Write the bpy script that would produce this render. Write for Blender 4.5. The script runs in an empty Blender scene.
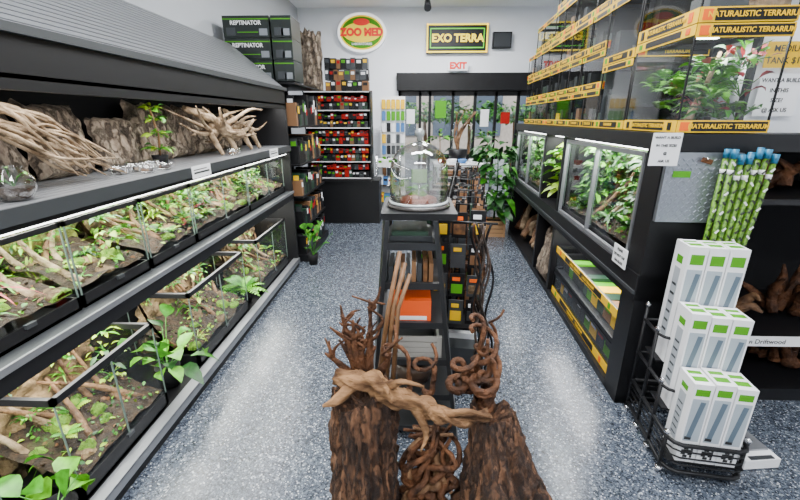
import bpy, math, random
from mathutils import Vector, Matrix, noise
random.seed(7)
R=random.random
def U(a,b): return a+(b-a)*random.random()
V=Vector
# ---------------------------------------------------------------- materials
MATS={}
def base_mat(name):
    m=bpy.data.materials.new(name); m.use_nodes=True
    nt=m.node_tree; b=nt.nodes['Principled BSDF']
    return m,nt,b
def mat(name,col,rough=.5,metal=0,emis=None,es=1,var=0,vscale=8,bump=0,bscale=40,stretch=(1,1,1),col2=None,spec=.5):
    if name in MATS: return MATS[name]
    m,nt,b=base_mat(name)
    b.inputs['Base Color'].default_value=(*col,1)
    b.inputs['Roughness'].default_value=rough
    b.inputs['Metallic'].default_value=metal
    b.inputs['Specular IOR Level'].default_value=spec
    if emis:
        b.inputs['Emission Color'].default_value=(*emis,1); b.inputs['Emission Strength'].default_value=es
    if var or bump or col2:
        tc=nt.nodes.new('ShaderNodeTexCoord'); mp=nt.nodes.new('ShaderNodeMapping')
        mp.inputs['Scale'].default_value=stretch
        nt.links.new(tc.outputs['Object'],mp.inputs['Vector'])
        if var or col2:
            n=nt.nodes.new('ShaderNodeTexNoise'); n.inputs['Scale'].default_value=vscale; n.inputs['Detail'].default_value=5
            r=nt.nodes.new('ShaderNodeValToRGB')
            c2=col2 if col2 else tuple(min(1,c*(1+var)) for c in col)
            c1=col if col2 else tuple(c*(1-var) for c in col)
            r.color_ramp.elements[0].color=(*c1,1); r.color_ramp.elements[1].color=(*c2,1)
            r.color_ramp.elements[0].position=.35; r.color_ramp.elements[1].position=.65
            nt.links.new(mp.outputs[0],n.inputs['Vector']); nt.links.new(n.outputs['Fac'],r.inputs[0]); nt.links.new(r.outputs[0],b.inputs['Base Color'])
        if bump:
            n2=nt.nodes.new('ShaderNodeTexNoise'); n2.inputs['Scale'].default_value=bscale; n2.inputs['Detail'].default_value=6
            bp=nt.nodes.new('ShaderNodeBump'); bp.inputs['Strength'].default_value=bump; bp.inputs['Distance'].default_value=.02
            nt.links.new(mp.outputs[0],n2.inputs['Vector']); nt.links.new(n2.outputs['Fac'],bp.inputs['Height']); nt.links.new(bp.outputs[0],b.inputs['Normal'])
    MATS[name]=m; return m
def glass_mat(name,tint=(.95,.98,.96),refl=.6,base=.07):
    # thin glass: Schlick reflectance from |N.I| so both sides of a pane behave the same
    m=bpy.data.materials.new(name); m.use_nodes=True; nt=m.node_tree
    nt.nodes.clear()
    o=nt.nodes.new('ShaderNodeOutputMaterial'); mx=nt.nodes.new('ShaderNodeMixShader')
    t=nt.nodes.new('ShaderNodeBsdfTransparent'); g=nt.nodes.new('ShaderNodeBsdfGlossy')
    t.inputs[0].default_value=(*tint,1); g.inputs['Roughness'].default_value=.03
    geo=nt.nodes.new('ShaderNodeNewGeometry'); dp=nt.nodes.new('ShaderNodeVectorMath'); dp.operation='DOT_PRODUCT'
    nt.links.new(geo.outputs['Normal'],dp.inputs[0]); nt.links.new(geo.outputs['Incoming'],dp.inputs[1])
    def M(op,a,b=None):
        n=nt.nodes.new('ShaderNodeMath'); n.operation=op; n.use_clamp=(op=='MULTIPLY')
        for i,x in enumerate((a,b)):
            if x is None: continue
            if hasattr(x,'links'): nt.links.new(x,n.inputs[i])
            else: n.inputs[i].default_value=x
        return n.outputs[0]
    f=M('POWER',M('SUBTRACT',1.0,M('ABSOLUTE',dp.outputs['Value'])),5.0 if base<.09 else 3.0)
    f=M('ADD',M('MULTIPLY',f,.92),base); f=M('MULTIPLY',f,refl)
    nt.links.new(f,mx.inputs[0])
    nt.links.new(t.outputs[0],mx.inputs[1]); nt.links.new(g.outputs[0],mx.inputs[2]); nt.links.new(mx.outputs[0],o.inputs[0])
    return m
def floor_mat():
    m,nt,b=base_mat('flake_floor')
    tc=nt.nodes.new('ShaderNodeTexCoord')
    def fl(scale,stops):
        v=nt.nodes.new('ShaderNodeTexVoronoi'); v.inputs['Scale'].default_value=scale
        nt.links.new(tc.outputs['Object'],v.inputs['Vector'])
        s=nt.nodes.new('ShaderNodeSeparateColor'); nt.links.new(v.outputs['Color'],s.inputs[0])
        r=nt.nodes.new('ShaderNodeValToRGB'); r.color_ramp.interpolation='CONSTANT'
        els=r.color_ramp.elements
        els[0].position=0; els[0].color=(*stops[0][1],1); els[1].position=stops[1][0]; els[1].color=(*stops[1][1],1)
        for p,c in stops[2:]:
            e=els.new(p); e.color=(*c,1)
        nt.links.new(s.outputs[0],r.inputs[0]); return r,s
    r1,_=fl(170,[(0,(.008,.010,.014)),(.24,(.04,.05,.068)),(.52,(.072,.086,.112)),(.74,(.112,.13,.162)),(.89,(.21,.235,.27)),(.96,(.55,.57,.6))])
    r2,_=fl(75,[(0,(.025,.032,.045)),(.45,(.062,.076,.1)),(.75,(.105,.122,.15)),(.955,(.32,.35,.38))])
    mx=nt.nodes.new('ShaderNodeMix'); mx.data_type='RGBA'; mx.inputs[0].default_value=.35
    nt.links.new(r1.outputs[0],mx.inputs[6]); nt.links.new(r2.outputs[0],mx.inputs[7])
    nt.links.new(mx.outputs[2],b.inputs['Base Color'])
    b.inputs['Roughness'].default_value=.24
    return m
def bark_mat(name,c1,c2,c3,sc=14,st=(1,1,.35),bump=.9,crack=.8,cst=1.6):
    m,nt,b=base_mat(name)
    tc=nt.nodes.new('ShaderNodeTexCoord'); mp=nt.nodes.new('ShaderNodeMapping'); mp.inputs['Scale'].default_value=st
    nt.links.new(tc.outputs['Object'],mp.inputs[0])
    n=nt.nodes.new('ShaderNodeTexNoise'); n.inputs['Scale'].default_value=sc; n.inputs['Detail'].default_value=9; n.inputs['Roughness'].default_value=.7
    v=nt.nodes.new('ShaderNodeTexVoronoi'); v.feature='DISTANCE_TO_EDGE'; v.inputs['Scale'].default_value=sc*cst
    nt.links.new(mp.outputs[0],n.inputs['Vector'])
    ad=nt.nodes.new('ShaderNodeMixRGB'); ad.inputs[0].default_value=.18
    nt.links.new(mp.outputs[0],ad.inputs[1]); nt.links.new(n.outputs['Color'],ad.inputs[2]); nt.links.new(ad.outputs[0],v.inputs['Vector'])
    r=nt.nodes.new('ShaderNodeValToRGB'); e=r.color_ramp.elements
    e[0].position=.34; e[0].color=(*c1,1); e[1].position=.68; e[1].color=(*c3,1); q=e.new(.5); q.color=(*c2,1)
    nt.links.new(n.outputs['Fac'],r.inputs[0])
    r2=nt.nodes.new('ShaderNodeValToRGB'); r2.color_ramp.elements[0].color=(.2,.17,.15,1); r2.color_ramp.elements[1].position=.13
    nt.links.new(v.outputs['Distance'],r2.inputs[0])
    mu=nt.nodes.new('ShaderNodeMixRGB'); mu.blend_type='MULTIPLY'; mu.inputs[0].default_value=crack
    nt.links.new(r.outputs[0],mu.inputs[1]); nt.links.new(r2.outputs[0],mu.inputs[2]); nt.links.new(mu.outputs[0],b.inputs['Base Color'])
    m1=nt.nodes.new('ShaderNodeMath'); m1.operation='ADD'
    nt.links.new(n.outputs['Fac'],m1.inputs[0]); nt.links.new(r2.outputs[0],m1.inputs[1])
    bp=nt.nodes.new('ShaderNodeBump'); bp.inputs['Strength'].default_value=bump; bp.inputs['Distance'].default_value=.015
    nt.links.new(m1.outputs[0],bp.inputs['Height']); nt.links.new(bp.outputs[0],b.inputs['Normal'])
    b.inputs['Roughness'].default_value=.85
    return m
BLK=mat('black_paint',(.006,.006,.007),.45,spec=.3)
BLKM=mat('black_matte',(.006,.006,.007),.8,spec=.2)
DGREY=mat('dark_grey_metal',(.06,.065,.07),.4,.5)
ALU=mat('brushed_aluminium',(.34,.35,.37),.36,.75,bump=.05,bscale=60,stretch=(1,.05,1))
CHROME=mat('chrome',(.7,.7,.72),.15,1)
WHITE=mat('white_paint',(.84,.85,.87),.6)
WALL=mat('wall_paint',(.88,.9,.94),.8,var=.02,vscale=2)
GWALL=mat('grey_wall_paint',(.45,.47,.5),.8)
PAPER=mat('white_paper',(.84,.84,.85),.5)
INK=mat('ink_black',(.015,.015,.015),.5)
YEL=mat('label_yellow',(.8,.48,.003),.5,spec=.2)
ORG=mat('label_orange',(.8,.12,.008),.5,spec=.2)
RED=mat('label_red',(.36,.008,.006),.5,spec=.2)
GRN=mat('label_green',(.07,.30,.008),.5,spec=.2)
TEAL=mat('cap_teal',(.01,.13,.24),.4)
BLUE=mat('label_blue',(.05,.16,.38),.45)
DGRN=mat('box_dark_green',(.012,.04,.022),.4)
BRN=mat('cardboard',(.2,.095,.038),.7)
ORB=mat('orange_box',(.8,.09,.006),.5)
SKIN=mat('silicone_edge',(.10,.14,.12),.3)
GLASS=glass_mat('clear_glass',(.955,.98,.965),.8)
GLASS2=glass_mat('dome_glass',(.96,.965,.96),1.3,.10)
LEDM=mat('led_tube',(1,1,1),.5,emis=(1,1,.97),es=12)
LA=mat('leaf_green',(.03,.17,.004),.45,var=.5,vscale=25)
LB=mat('leaf_bright',(.09,.32,.006),.45,var=.4,vscale=25)
LC=mat('leaf_dark',(.010,.065,.007),.45,var=.4,vscale=25)
LD=mat('leaf_lime',(.25,.40,.010),.45,var=.3,vscale=25)
LR=mat('leaf_pink',(.33,.025,.035),.45,var=.4,vscale=25)
SOIL=mat('soil',(.026,.014,.006),.9,var=.6,vscale=30,bump=.8,bscale=60)
LITTER=mat('leaf_litter',(.12,.05,.015),.8,var=.6,vscale=30)
MOSS=mat('moss_wall',(.022,.024,.005),.9,col2=(.16,.18,.025),vscale=12,bump=1,bscale=40)
MOSSG=mat('cushion_moss',(.05,.14,.006),.95,col2=(.17,.30,.02),vscale=30,bump=1,bscale=90)
ROCK=mat('rock_wall',(.055,.032,.015),.9,col2=(.27,.175,.085),vscale=10,bump=1,bscale=35)
CORK=bark_mat('cork_bark',(.07,.05,.035),(.26,.195,.14),(.52,.43,.32),13,(1,1,.6),1,.7,1.2)
STUMP=bark_mat('stump_bark',(.018,.008,.004),(.085,.036,.015),(.22,.10,.045),18,(1,1,.3),1,.6,1.3)
DRIFT=mat('driftwood',(.055,.024,.010),.75,col2=(.24,.125,.055),vscale=12,bump=.8,bscale=40)
LOGM=mat('log_wood',(.05,.022,.009),.8,col2=(.29,.155,.070),vscale=18,bump=1,bscale=45,stretch=(.3,1,1),spec=.25)
PALE=mat('pale_driftwood',(.14,.09,.05),.8,col2=(.45,.33,.21),vscale=12,bump=.8,bscale=40,spec=.25)
VINE=mat('red_vine',(.022,.008,.003),.7,col2=(.125,.048,.018),vscale=16,bump=.8,bscale=50,spec=.3)
DVINE=mat('dark_vine',(.008,.005,.003),.6,col2=(.045,.023,.012),vscale=16,bump=.6,bscale=50)
BAM=mat('bamboo',(.15,.07,.025),.6,var=.3,vscale=20)
# ---------------------------------------------------------------- mesh builder
class MB:
    def __init__(s,M=None): s.v=[];s.f=[];s.m=[];s.sm=[];s.mats=[];s.M=M;s.cl=None
    def mi(s,m):
        if m not in s.mats: s.mats.append(m)
        return s.mats.index(m)
    def av(s,p):
        p=V(p)
        if s.cl:
            c=s.cl; p=V((min(max(p.x,c[0]),c[1]),min(max(p.y,c[2]),c[3]),min(max(p.z,c[4]),c[5])))
        s.v.append(p); return len(s.v)-1
    def face(s,ids,m,sm=False): s.f.append(ids); s.m.append(s.mi(m)); s.sm.append(sm)
    def quad(s,a,b,c,d,m):
        s.face([s.av(a),s.av(b),s.av(c),s.av(d)],m)
    def box(s,x0,x1,y0,y1,z0,z1,m):
        i=[s.av((x,y,z)) for z in (z0,z1) for y in (y0,y1) for x in (x0,x1)]
        for q in ((0,2,3,1),(4,5,7,6),(0,1,5,4),(2,6,7,3),(0,4,6,2),(1,3,7,5)): s.face([i[k] for k in q],m)
    def obox(s,c,size,rot,m):
        c=V(c); h=V(size)/2
        i=[s.av(c+rot@V((x*h.x,y*h.y,z*h.z))) for z in (-1,1) for y in (-1,1) for x in (-1,1)]
        for q in ((0,2,3,1),(4,5,7,6),(0,1,5,4),(2,6,7,3),(0,4,6,2),(1,3,7,5)): s.face([i[k] for k in q],m)
    def tube(s,path,rad,m,seg=8,rough=0,nsc=20,cap=True):
        path=[V(p) for p in path]; n=len(path)
        if not hasattr(rad,'__len__'): rad=[rad]*n
        prev=None; rings=[]
        for i,p in enumerate(path):
            t=(path[min(i+1,n-1)]-path[max(i-1,0)])
            if t.length<1e-9: t=V((0,0,1))
            t.normalize()
            if prev is None:
                a=V((1,0,0)) if abs(t.x)<.8 else V((0,1,0)); nx=t.cross(a).normalized()
            else:
                nx=(prev-t*prev.dot(t)).normalized()
            prev=nx; ny=t.cross(nx)
            ring=[]
            for k in range(seg):
                a=2*math.pi*k/seg; d=nx*math.cos(a)+ny*math.sin(a); r=rad[i]
                if rough: r*=1+rough*noise.noise(V((math.cos(a)*1.5,math.sin(a)*1.5,0))+p*nsc)
                ring.append(s.av(p+d*r))
            rings.append(ring)
        for i in range(n-1):
            for k in range(seg):
                s.face([rings[i][k],rings[i][(k+1)%seg],rings[i+1][(k+1)%seg],rings[i+1][k]],m,True)
        if cap:
            s.face(rings[0][::-1],m); s.face(rings[-1],m)
    def cyl(s,a,b,r,m,seg=12,r2=None): s.tube([a,b],[r,r if r2 is None else r2],m,seg)
    def lathe(s,c,prof,m,seg=28,sx=1,sy=1,nz=0):
        c=V(c); rings=[]
        for r,z in prof:
            ring=[]
            for k in range(seg):
                a=2*math.pi*k/seg; q=1+(nz*noise.noise(V((math.cos(a)*2,math.sin(a)*2,z*30))+c*9) if nz else 0)
                ring.append(s.av(c+V((r*q*sx*math.cos(a),r*q*sy*math.sin(a),z*q))))
            rings.append(ring)
        for i in range(len(rings)-1):
            for k in range(seg): s.face([rings[i][k],rings[i][(k+1)%seg],rings[i+1][(k+1)%seg],rings[i+1][k]],m,True)
    def mound(s,c,r,h,m):
        s.lathe(c,[(r*math.cos(a),h*math.sin(a)) for a in (0,.35,.7,1.1,1.5)],m,12,1,U(.8,1.3),.5)
    def leaf(s,base,d,L,W,droop,m):
        d=V(d).normalized(); base=V(base)
        sd=d.cross(V((0,0,1)))
        if sd.length<.05: sd=V((1,0,0))
        sd.normalize(); sd=(Matrix.Rotation(U(-.7,.7),3,d)@sd)
        upn=sd.cross(d).normalized()
        pr=[(0,.08),(.25,.8),(.5,1),(.78,.62),(1,.03)]
        rows=[]
        for t,w in pr:
            p=base+d*L*t-V((0,0,1))*droop*L*t*t
            rows.append([s.av(p-sd*W*.5*w+upn*W*.15*w),s.av(p),s.av(p+sd*W*.5*w+upn*W*.15*w)])
        for i in range(4):
            for k in range(2): s.face([rows[i][k],rows[i][k+1],rows[i+1][k+1],rows[i+1][k]],m,True)
    def bush(s,c,n,L,W,mats,spread=1,up=.7,stem=.12,droop=.5):
        c=V(c)
        for i in range(n):
            a=U(0,6.283); e=V((math.cos(a)*spread,math.sin(a)*spread,up*U(.2,1.6)))
            e.normalize(); st=c+e*stem*U(.3,1.1)
            if i%2==0: s.tube([c,(c+st)/2+V((0,0,.01)),st],.0025,LA,4,cap=False)
            s.leaf(st,e+V((U(-.4,.4),U(-.4,.4),U(-.3,.2))),L*U(.6,1.2),W*U(.7,1.2),droop*U(.5,1.5),random.choice(mats))
    def fern(s,c,n,L,mats,w=.22):
        c=V(c)
        for i in range(n):
            a=U(0,6.283); d=V((math.cos(a),math.sin(a),U(.6,1.6))).normalized(); m=random.choice(mats)
            l=L*U(.6,1.1); pts=[c+d*l*t-V((0,0,1))*l*.55*t*t for t in [k/9 for k in range(10)]]
            s.tube(pts,.0015,m,3,cap=False)
            sd=d.cross(V((0,0,1))).normalized()
            for k in range(1,10):
                ww=l*w*math.sin(math.pi*min(1,k/10+.12))
                tt=(pts[k]-pts[k-1]).normalized()
                for sg in (-1,1):
                    p=pts[k]; q=p+sd*sg*ww+tt*ww*.3-V((0,0,.2*ww)); h=l*.035
                    s.face([s.av(p-tt*h),s.av(p+(q-p)*.5-tt*h),s.av(q),s.av(p+(q-p)*.5+tt*h),s.av(p+tt*h)],m)
    def build(s,name,parent=None):
        if s.M: s.v=[s.M@p for p in s.v]
        xs=[p.x for p in s.v]; ys=[p.y for p in s.v]; zs=[p.z for p in s.v]
        o=V(((min(xs)+max(xs))/2,(min(ys)+max(ys))/2,min(zs)))
        me=bpy.data.meshes.new(name); me.from_pydata([tuple(p-o) for p in s.v],[],s.f)
        for m in s.mats: me.materials.append(m)
        me.polygons.foreach_set('material_index',s.m); me.polygons.foreach_set('use_smooth',s.sm); me.update()
        ob=bpy.data.objects.new(name,me); ob.location=o; bpy.context.collection.objects.link(ob)
        if parent: ob.parent=parent; ob.matrix_parent_inverse=Matrix.Translation(-parent.location)
        return ob
def text(s,size,loc,face,m,parent,M=None,name='lettering',bold=.0,sx=1,ext=.0005):
    c=bpy.data.curves.new(name,'FONT'); c.body=s; c.size=size; c.align_x='CENTER'; c.align_y='CENTER'; c.offset=bold; c.extrude=ext
    c.materials.append(m); c.resolution_u=3
    ob=bpy.data.objects.new(name,c); bpy.context.collection.objects.link(ob)
    rz={'-Y':0,'-X':-math.pi/2,'+X':math.pi/2}[face]
    W=Matrix.Translation(V(loc))@Matrix.Rotation(rz,4,'Z')@Matrix.Rotation(math.pi/2,4,'X')@Matrix.Diagonal((sx,1,1,1))
    if M: W=M@W
    ob.parent=parent; ob.matrix_parent_inverse=Matrix.Translation(-parent.location); ob.matrix_basis=W
    return ob
def spline(pts,n=8):
    pts=[V(p) for p in pts]; P=[pts[0]*2-pts[1]]+pts+[pts[-1]*2-pts[-2]]; out=[]
    for i in range(1,len(P)-2):
        for k in range(n):
            t=k/n; a,b,c,d=P[i-1],P[i],P[i+1],P[i+2]
            out.append(.5*((2*b)+(c-a)*t+(2*a-5*b+4*c-d)*t*t+(-a+3*b-3*c+d)*t**3))
    out.append(pts[-1]); return out
def lerp_r(r,n):
    out=[]
    for i in range(n):
        x=i/(n-1)*(len(r)-1); k=min(int(x),len(r)-2); out.append(r[k]+(r[k+1]-r[k])*(x-k))
    return out
def branch(mb,pts,r,m,seg=9,rough=.35,nsc=18,n=8):
    p=spline(pts,n); mb.tube(p,lerp_r(r,len(p)),m,seg,rough,nsc)
def grid(mb,fn,nu,nv,m):
    ids=[[mb.av(fn(i/nu,j/nv)) for i in range(nu+1)] for j in range(nv+1)]
    for j in range(nv):
        for i in range(nu): mb.face([ids[j][i],ids[j][i+1],ids[j+1][i+1],ids[j+1][i]],m,True)
def slab(mb,o,uu,vv,nn,w,h,th,amp,m,seed=0,nu=36,nv=36):
    o,uu,vv,nn=V(o),V(uu).normalized(),V(vv).normalized(),V(nn).normalized()
    def f(s,t,side):
        e=min(s,1-s,t,1-t)
        js=.10*noise.noise(V((t*6,seed,0))); jt=.14*noise.noise(V((s*6,seed+9,0)))
        p=o+uu*w*(s+js*(abs(s-.5)*2))+vv*h*(t+jt*max(0,t-.5)*2)
        k=noise.noise(V((s*w*14,t*h*5,seed)))+.6*noise.noise(V((s*w*38,t*h*12,seed)))+.3*noise.noise(V((s*w*80,t*h*40,seed)))
        if side: d=th*min(1,e*14)+(amp*k+math.cos((s-.5)*math.pi)*th*.9)*min(1,e*10)
        else: d=0
        return p+nn*d
    grid(mb,lambda s,t:f(s,t,1),nu,nv,m); grid(mb,lambda s,t:f(1-s,t,0),8,8,m)
# ---------------------------------------------------------------- room
CZ=3.4
mb=MB(); mb.box(-2.1,3.3,-2.5,7.9,-.1,0,floor_mat()); mb.build('floor')
mb=MB(); mb.box(-2.1,3.3,-2.5,7.9,CZ,CZ+.1,WHITE); mb.build('ceiling')
mb=MB(); mb.box(-2.1,-2.0,-2.5,7.9,0,CZ,GWALL); mb.build('wall_left')
mb=MB(); mb.box(3.2,3.3,-2.5,7.9,0,CZ,WALL); mb.build('wall_right')
mb=MB(); mb.box(-2.0,3.2,-2.6,-2.5,0,CZ,WALL); mb.build('wall_front')
mb=MB(); mb.box(-2.0,-.25,7.8,7.9,0,CZ,WALL); mb.box(-.25,2.3,7.8,7.9,2.36,CZ,WALL); mb.box(2.3,3.2,7.8,7.9,0,CZ,WALL); mb.build('wall_back')
mb=MB(); mb.box(-.28,2.33,7.70,7.86,2.07,2.36,BLK); mb.build('trim_1')
mb=MB()
for x in (-.25,.12,.3,.72,1.12,1.5,1.9,2.26): mb.box(x,x+.05,7.78,7.84,0,2.07,BLK)
mb.box(-.25,2.3,7.78,7.84,1.98,2.07,BLK); mb.box(-.25,2.3,7.78,7.84,0,.12,BLK); mb.box(.3,2.3,7.78,7.84,.86,.95,BLK)
for x in (.72,1.12): mb.box(x+.02 if x<1 else x-.03,x+.05 if x<1 else x,7.74,7.76,1.0,1.4,CHROME)
mb.quad((-.2,7.81,.1),(2.3,7.81,.1),(2.3,7.81,2.0),(-.2,7.81,2.0),GLASS)
mb.build('window_1')
mb=MB(); mb.box(-12,14,7.92,30,-.12,-.02,mat('pavement',(.3,.3,.31),.8,var=.15,vscale=3)); mb.build('sidewalk')
mb=MB(); mb.box(-8,12,20,21,-.02,5.5,mat('facade',(.45,.38,.32),.8,var=.1))
for i in range(9): mb.box(-7+i*2,-5.8+i*2,19.9,20,.8,2.6,mat('facade_window',(.08,.1,.13),.1))
mb.build('street_facade')
for k,(x,y) in enumerate(((.3,10.5),(1.5,11.2),(2.6,10.8))):
    mb=MB(); mb.tube([(x,y,-.02),(x+.05,y,1.0),(x,y,1.7)],[.07,.05,.03],BAM)
    mb.bush((x,y,1.5),300,.22,.11,[LB,LC,LA],1,.5,.75); mb.build('street_tree')
for k,(x,n) in enumerate(((.5,30),(1.35,40),(2.05,40))):
    mb=MB(); mb.lathe((x,7.45,.0),[(0,0),(.14,0),(.17,.3),(.15,.3),(0,.28)],[BLKM,WHITE,BLKM][k],18); mb.cl=(x-.3,x+.3,7.15,7.69,0,1.9)
    for z in (.5,.9,1.2): mb.bush((x,7.45,z),n//2,.2,.08,[LC,LA,LB],1,.8,.2)
    mb.tube([(x,7.45,.25),(x+.02,7.45,.8),(x,7.45,1.4)],[.014,.01,.006],BRN,6); mb.build('potted_ficus')
# ---------------------------------------------------------------- left display rack
Y0,Y1=-.5,4.25; XF,XB=-1.27,-1.78
mb=MB()
mb.box(XB,XF,Y0,Y1,0,.09,BLK); mb.box(XF,XF+.012,Y0,Y1,.05,.095,ALU); mb.box(XF-.05,XF+.012,Y0,Y1,.09,.1,ALU)
mb.box(XB-.02,XB,Y0,Y1,0,1.9,BLKM)
mb.box(XB,XF,Y0,Y1,.77,.85,BLK); mb.box(XF,XF+.01,Y0,Y1,.835,.86,ALU); mb.box(XB,XF,Y0,Y1,.85,.86,DGREY)
mb.box(XB,XF,Y0,Y1,1.255,1.32,BLK); mb.box(XF,XF+.012,Y0,Y1,1.275,1.33,DGREY)
for k in range(11): mb.box(XB+.02+k*.045,XB+.058+k*.045,Y0,Y1,1.32,1.33,ALU)
mb.box(XF-.03,XF,Y0,Y1,1.685,1.87,BLK); mb.box(XB,XF,Y0,Y1,1.72,1.735,BLK)
a=V((XF,0,1.87)); b=V((XB,0,2.28)); L=(b-a).length; ang=math.atan2(b.z-a.z,b.x-a.x)
n=18
for k in range(n):
    c=a+(b-a)*((k+.5)/n); rot=Matrix.Rotation(-ang,3,'Y')
    mb.obox((c.x,(Y0+Y1)/2,c.z),(L/n*.82,Y1-Y0,.016),rot,ALU)
mb.obox(((a.x+b.x)/2-.01,(Y0+Y1)/2,(a.z+b.z)/2-.015),(L,Y1-Y0,.012),Matrix.Rotation(-ang,3,'Y'),DGREY)
mb.box(XF-.01,XF+.02,Y0,Y1,1.855,1.885,DGREY)
for y in (Y0,Y1-.03): 
    mb.box(XB,XF+.0,y,y+.03,0,1.87,BLK)
    i=[mb.av(p) for p in ((XF,y,1.87),(XB,y,1.87),(XB,y,2.28),(XF,y+.03,1.87),(XB,y+.03,1.87),(XB,y+.03,2.28))]
    mb.face([i[0],i[1],i[2]],BLK); mb.face([i[3],i[5],i[4]],BLK)
for z in (1.243,.757): mb.box(XF-.05,XF-.025,Y0+.05,Y1-.05,z,z+.012,LEDM)
mb.box(XF-.055,XF-.04,Y0+.05,Y1-.05,1.71,1.72,LEDM)
rack=mb.build('terrarium_display_rack')
for y in (2.28,3.6):
    mb=MB(); mb.box(-1.258,-1.255,y,y+.22,1.265,1.335,PAPER); mb.box(-1.2555,-1.254,y+.02,y+.2,1.29,1.30,INK); mb.box(-1.2555,-1.254,y+.02,y+.17,1.31,1.315,INK); mb.build('price_card')
# ---------------------------------------------------------------- terrarium
def terrarium(x0,x1,y0,y1,z0,z1,M=None,front='+X',bg=MOSS,dens=1.0,pal=None,mid=True,name='terrarium',plinth=.05,lsc=1.0,litter=90,tall=0,tf=.02,dframe=None,fw=.012):
    pal=pal or [LA,LB,LC,LD]
    mb=MB(M); t=fw; g=.004
    mb.box(x0,x1,y0,y1,z0,z0+.012,BLK)
    for (a,b,c,d) in ((x0,x1,y0,y0+t),(x0,x1,y1-t,y1),(x0,x0+t,y0,y1),(x1-t,x1,y0,y1)):
        mb.box(a,b,c,d,z0,z0+plinth,BLK); mb.box(a,b,c,d,z1-tf,z1,BLK)
    for x in (x0,x1-.005):
        for y in (y0,y1-.005): mb.box(x,x+.005,y,y+.005,z0+plinth,z1-tf,SKIN)
    fx=x1-g if front=='+X' else x0+g; bx=x0+g if front=='+X' else x1-g; s=1 if front=='+X' else -1
    mb.quad((fx,y0,z0),(fx,y1,z0),(fx,y1,z1),(fx,y0,z1),GLASS)
    mb.quad((x0,y0+g,z0),(x1,y0+g,z0),(x1,y0+g,z1),(x0,y0+g,z1),GLASS)
    mb.quad((x0,y1-g,z0),(x1,y1-g,z0),(x1,y1-g,z1),(x0,y1-g,z1),GLASS)
    if mid and y1-y0>.5:
        ym=(y0+y1)/2; mb.box(min(fx,fx+s*.006),max(fx,fx+s*.006),ym-.003,ym+.003,z0+plinth,z1-tf,SKIN)
    ym=(y0+y1)/2; mb.box(min(fx,fx+s*.014),max(fx,fx+s*.014),ym-.02,ym+.02,z0+plinth-.012,z0+plinth+.004,DGREY)
    w=y1-y0; h=z1-z0; D=x1-x0; sd=R()*50
    sz=z0+plinth*.9
    def bgf(u,v):
        k=.5+.5*noise.noise(V((u*w*12,v*h*12,sd)))+.4*noise.noise(V((u*w*26,v*h*26,sd)))
        return V((bx+s*(.01+.09*max(0,k)),y0+.012+(w-.024)*u,z0+.01+(h-.03)*v))
    grid(mb,bgf,30,18,bg)
    def sf(u,v):
        k=noise.noise(V((u*D*9,v*w*9,sd+5)))
        xx=fx-s*.008-s*(D-.02)*u
        return V((xx,y0+.012+(w-.024)*v,sz+.03+.03*k+.16*h*u*2))
    grid(mb,sf,12,24,SOIL)
    mb.cl=(x0+.012,x1-.012,y0+.012,y1-.012,z0+.01,z1-.012)
    for i in range(int(6*w/.4)):
        f=U(.05,.8); mb.mound((fx-s*D*f,U(y0+.04,y1-.04),sz+.02+.3*h*f),U(.025,.06),U(.02,.05),random.choice([MOSSG,MOSSG,ROCK]))
    for i in range(int(4*w/.4)+1):
        ya=U(y0+.05,y1-.05); yb=ya+U(-.35,.35); xa=fx-s*D*U(.12,.5)
        branch(mb,[(xa,ya,sz+.03),((xa+bx)/2,(ya+yb)/2+U(-.05,.05),z0+h*.5),(bx+s*.06,yb,z0+h*U(.7,.95))],[.018,.013,.006],random.choice([DRIFT,DRIFT,PALE]),7,.4,30,5)
    for i in range(int(9*dens*w/.4)):
        f=U(.15,.9); px=fx-s*D*f; py=U(y0+.04,y1-.04); pz=sz+.03+f*U(0,.6)*h
        L=U(.07,.15)*min(1.3,h/.35)*lsc
        q=R()
        if q<.45: mb.fern((px,py,pz),10,L*1.5,pal)
        elif q<.75: mb.bush((px,py,pz),14,L*.6,L*.28,[random.choice(pal),random.choice(pal)],1,.9,L*.6)
        else: mb.bush((px,py,pz),18,L*1.5,L*.12,[random.choice(pal)],1,1.3,.01,.6)
    for i in range(int(tall)):
        px=bx+s*D*U(.2,.8); py=U(y0+.06,y1-.06); m=random.choice(pal)
        for q in range(5): mb.bush((px+U(-.03,.03),py+U(-.04,.04),sz+h*(.15+.16*q)),11,.10*lsc,.045*lsc,[m,random.choice(pal)],1,.5,.07)
    for i in range(int(7*dens*w/.4)):
        py=U(y0+.04,y1-.04); pz=z0+h*U(.4,.95)
        mb.bush((bx+s*.08,py,pz),16,.045*lsc,.025*lsc,pal,1,.2,.09)
    for i in range(int(litter*w/.4)):
        px=bx+s*D*U(.1,.98); py=U(y0+.02,y1-.02)
        mb.leaf((px,py,sz+.035+.3*h*(abs(fx-px)/D)),(U(-1,1),U(-1,1),U(.1,.8)),U(.02,.04),.016,.3,random.choice(pal+[SOIL,LITTER,LITTER,LITTER]))
    mb.cl=None
    if dframe:
        for z in (z0-.003,z1-.015): mb.box(x0-.034,x0-.010,y0,y1,z,z+.025,ALU)
        for y in (y0,(y0+y1)/2-.01,y1-.02): mb.box(x0-.034,x0-.010,y,y+.02,z0+.02,z1-.015,ALU)
    return mb.build(name)
up=[(-.1,.48),(.5,.97),(.985,1.43),(1.445,1.88),(1.9,2.34),(2.36,3.2),(3.22,4.15)]
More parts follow.
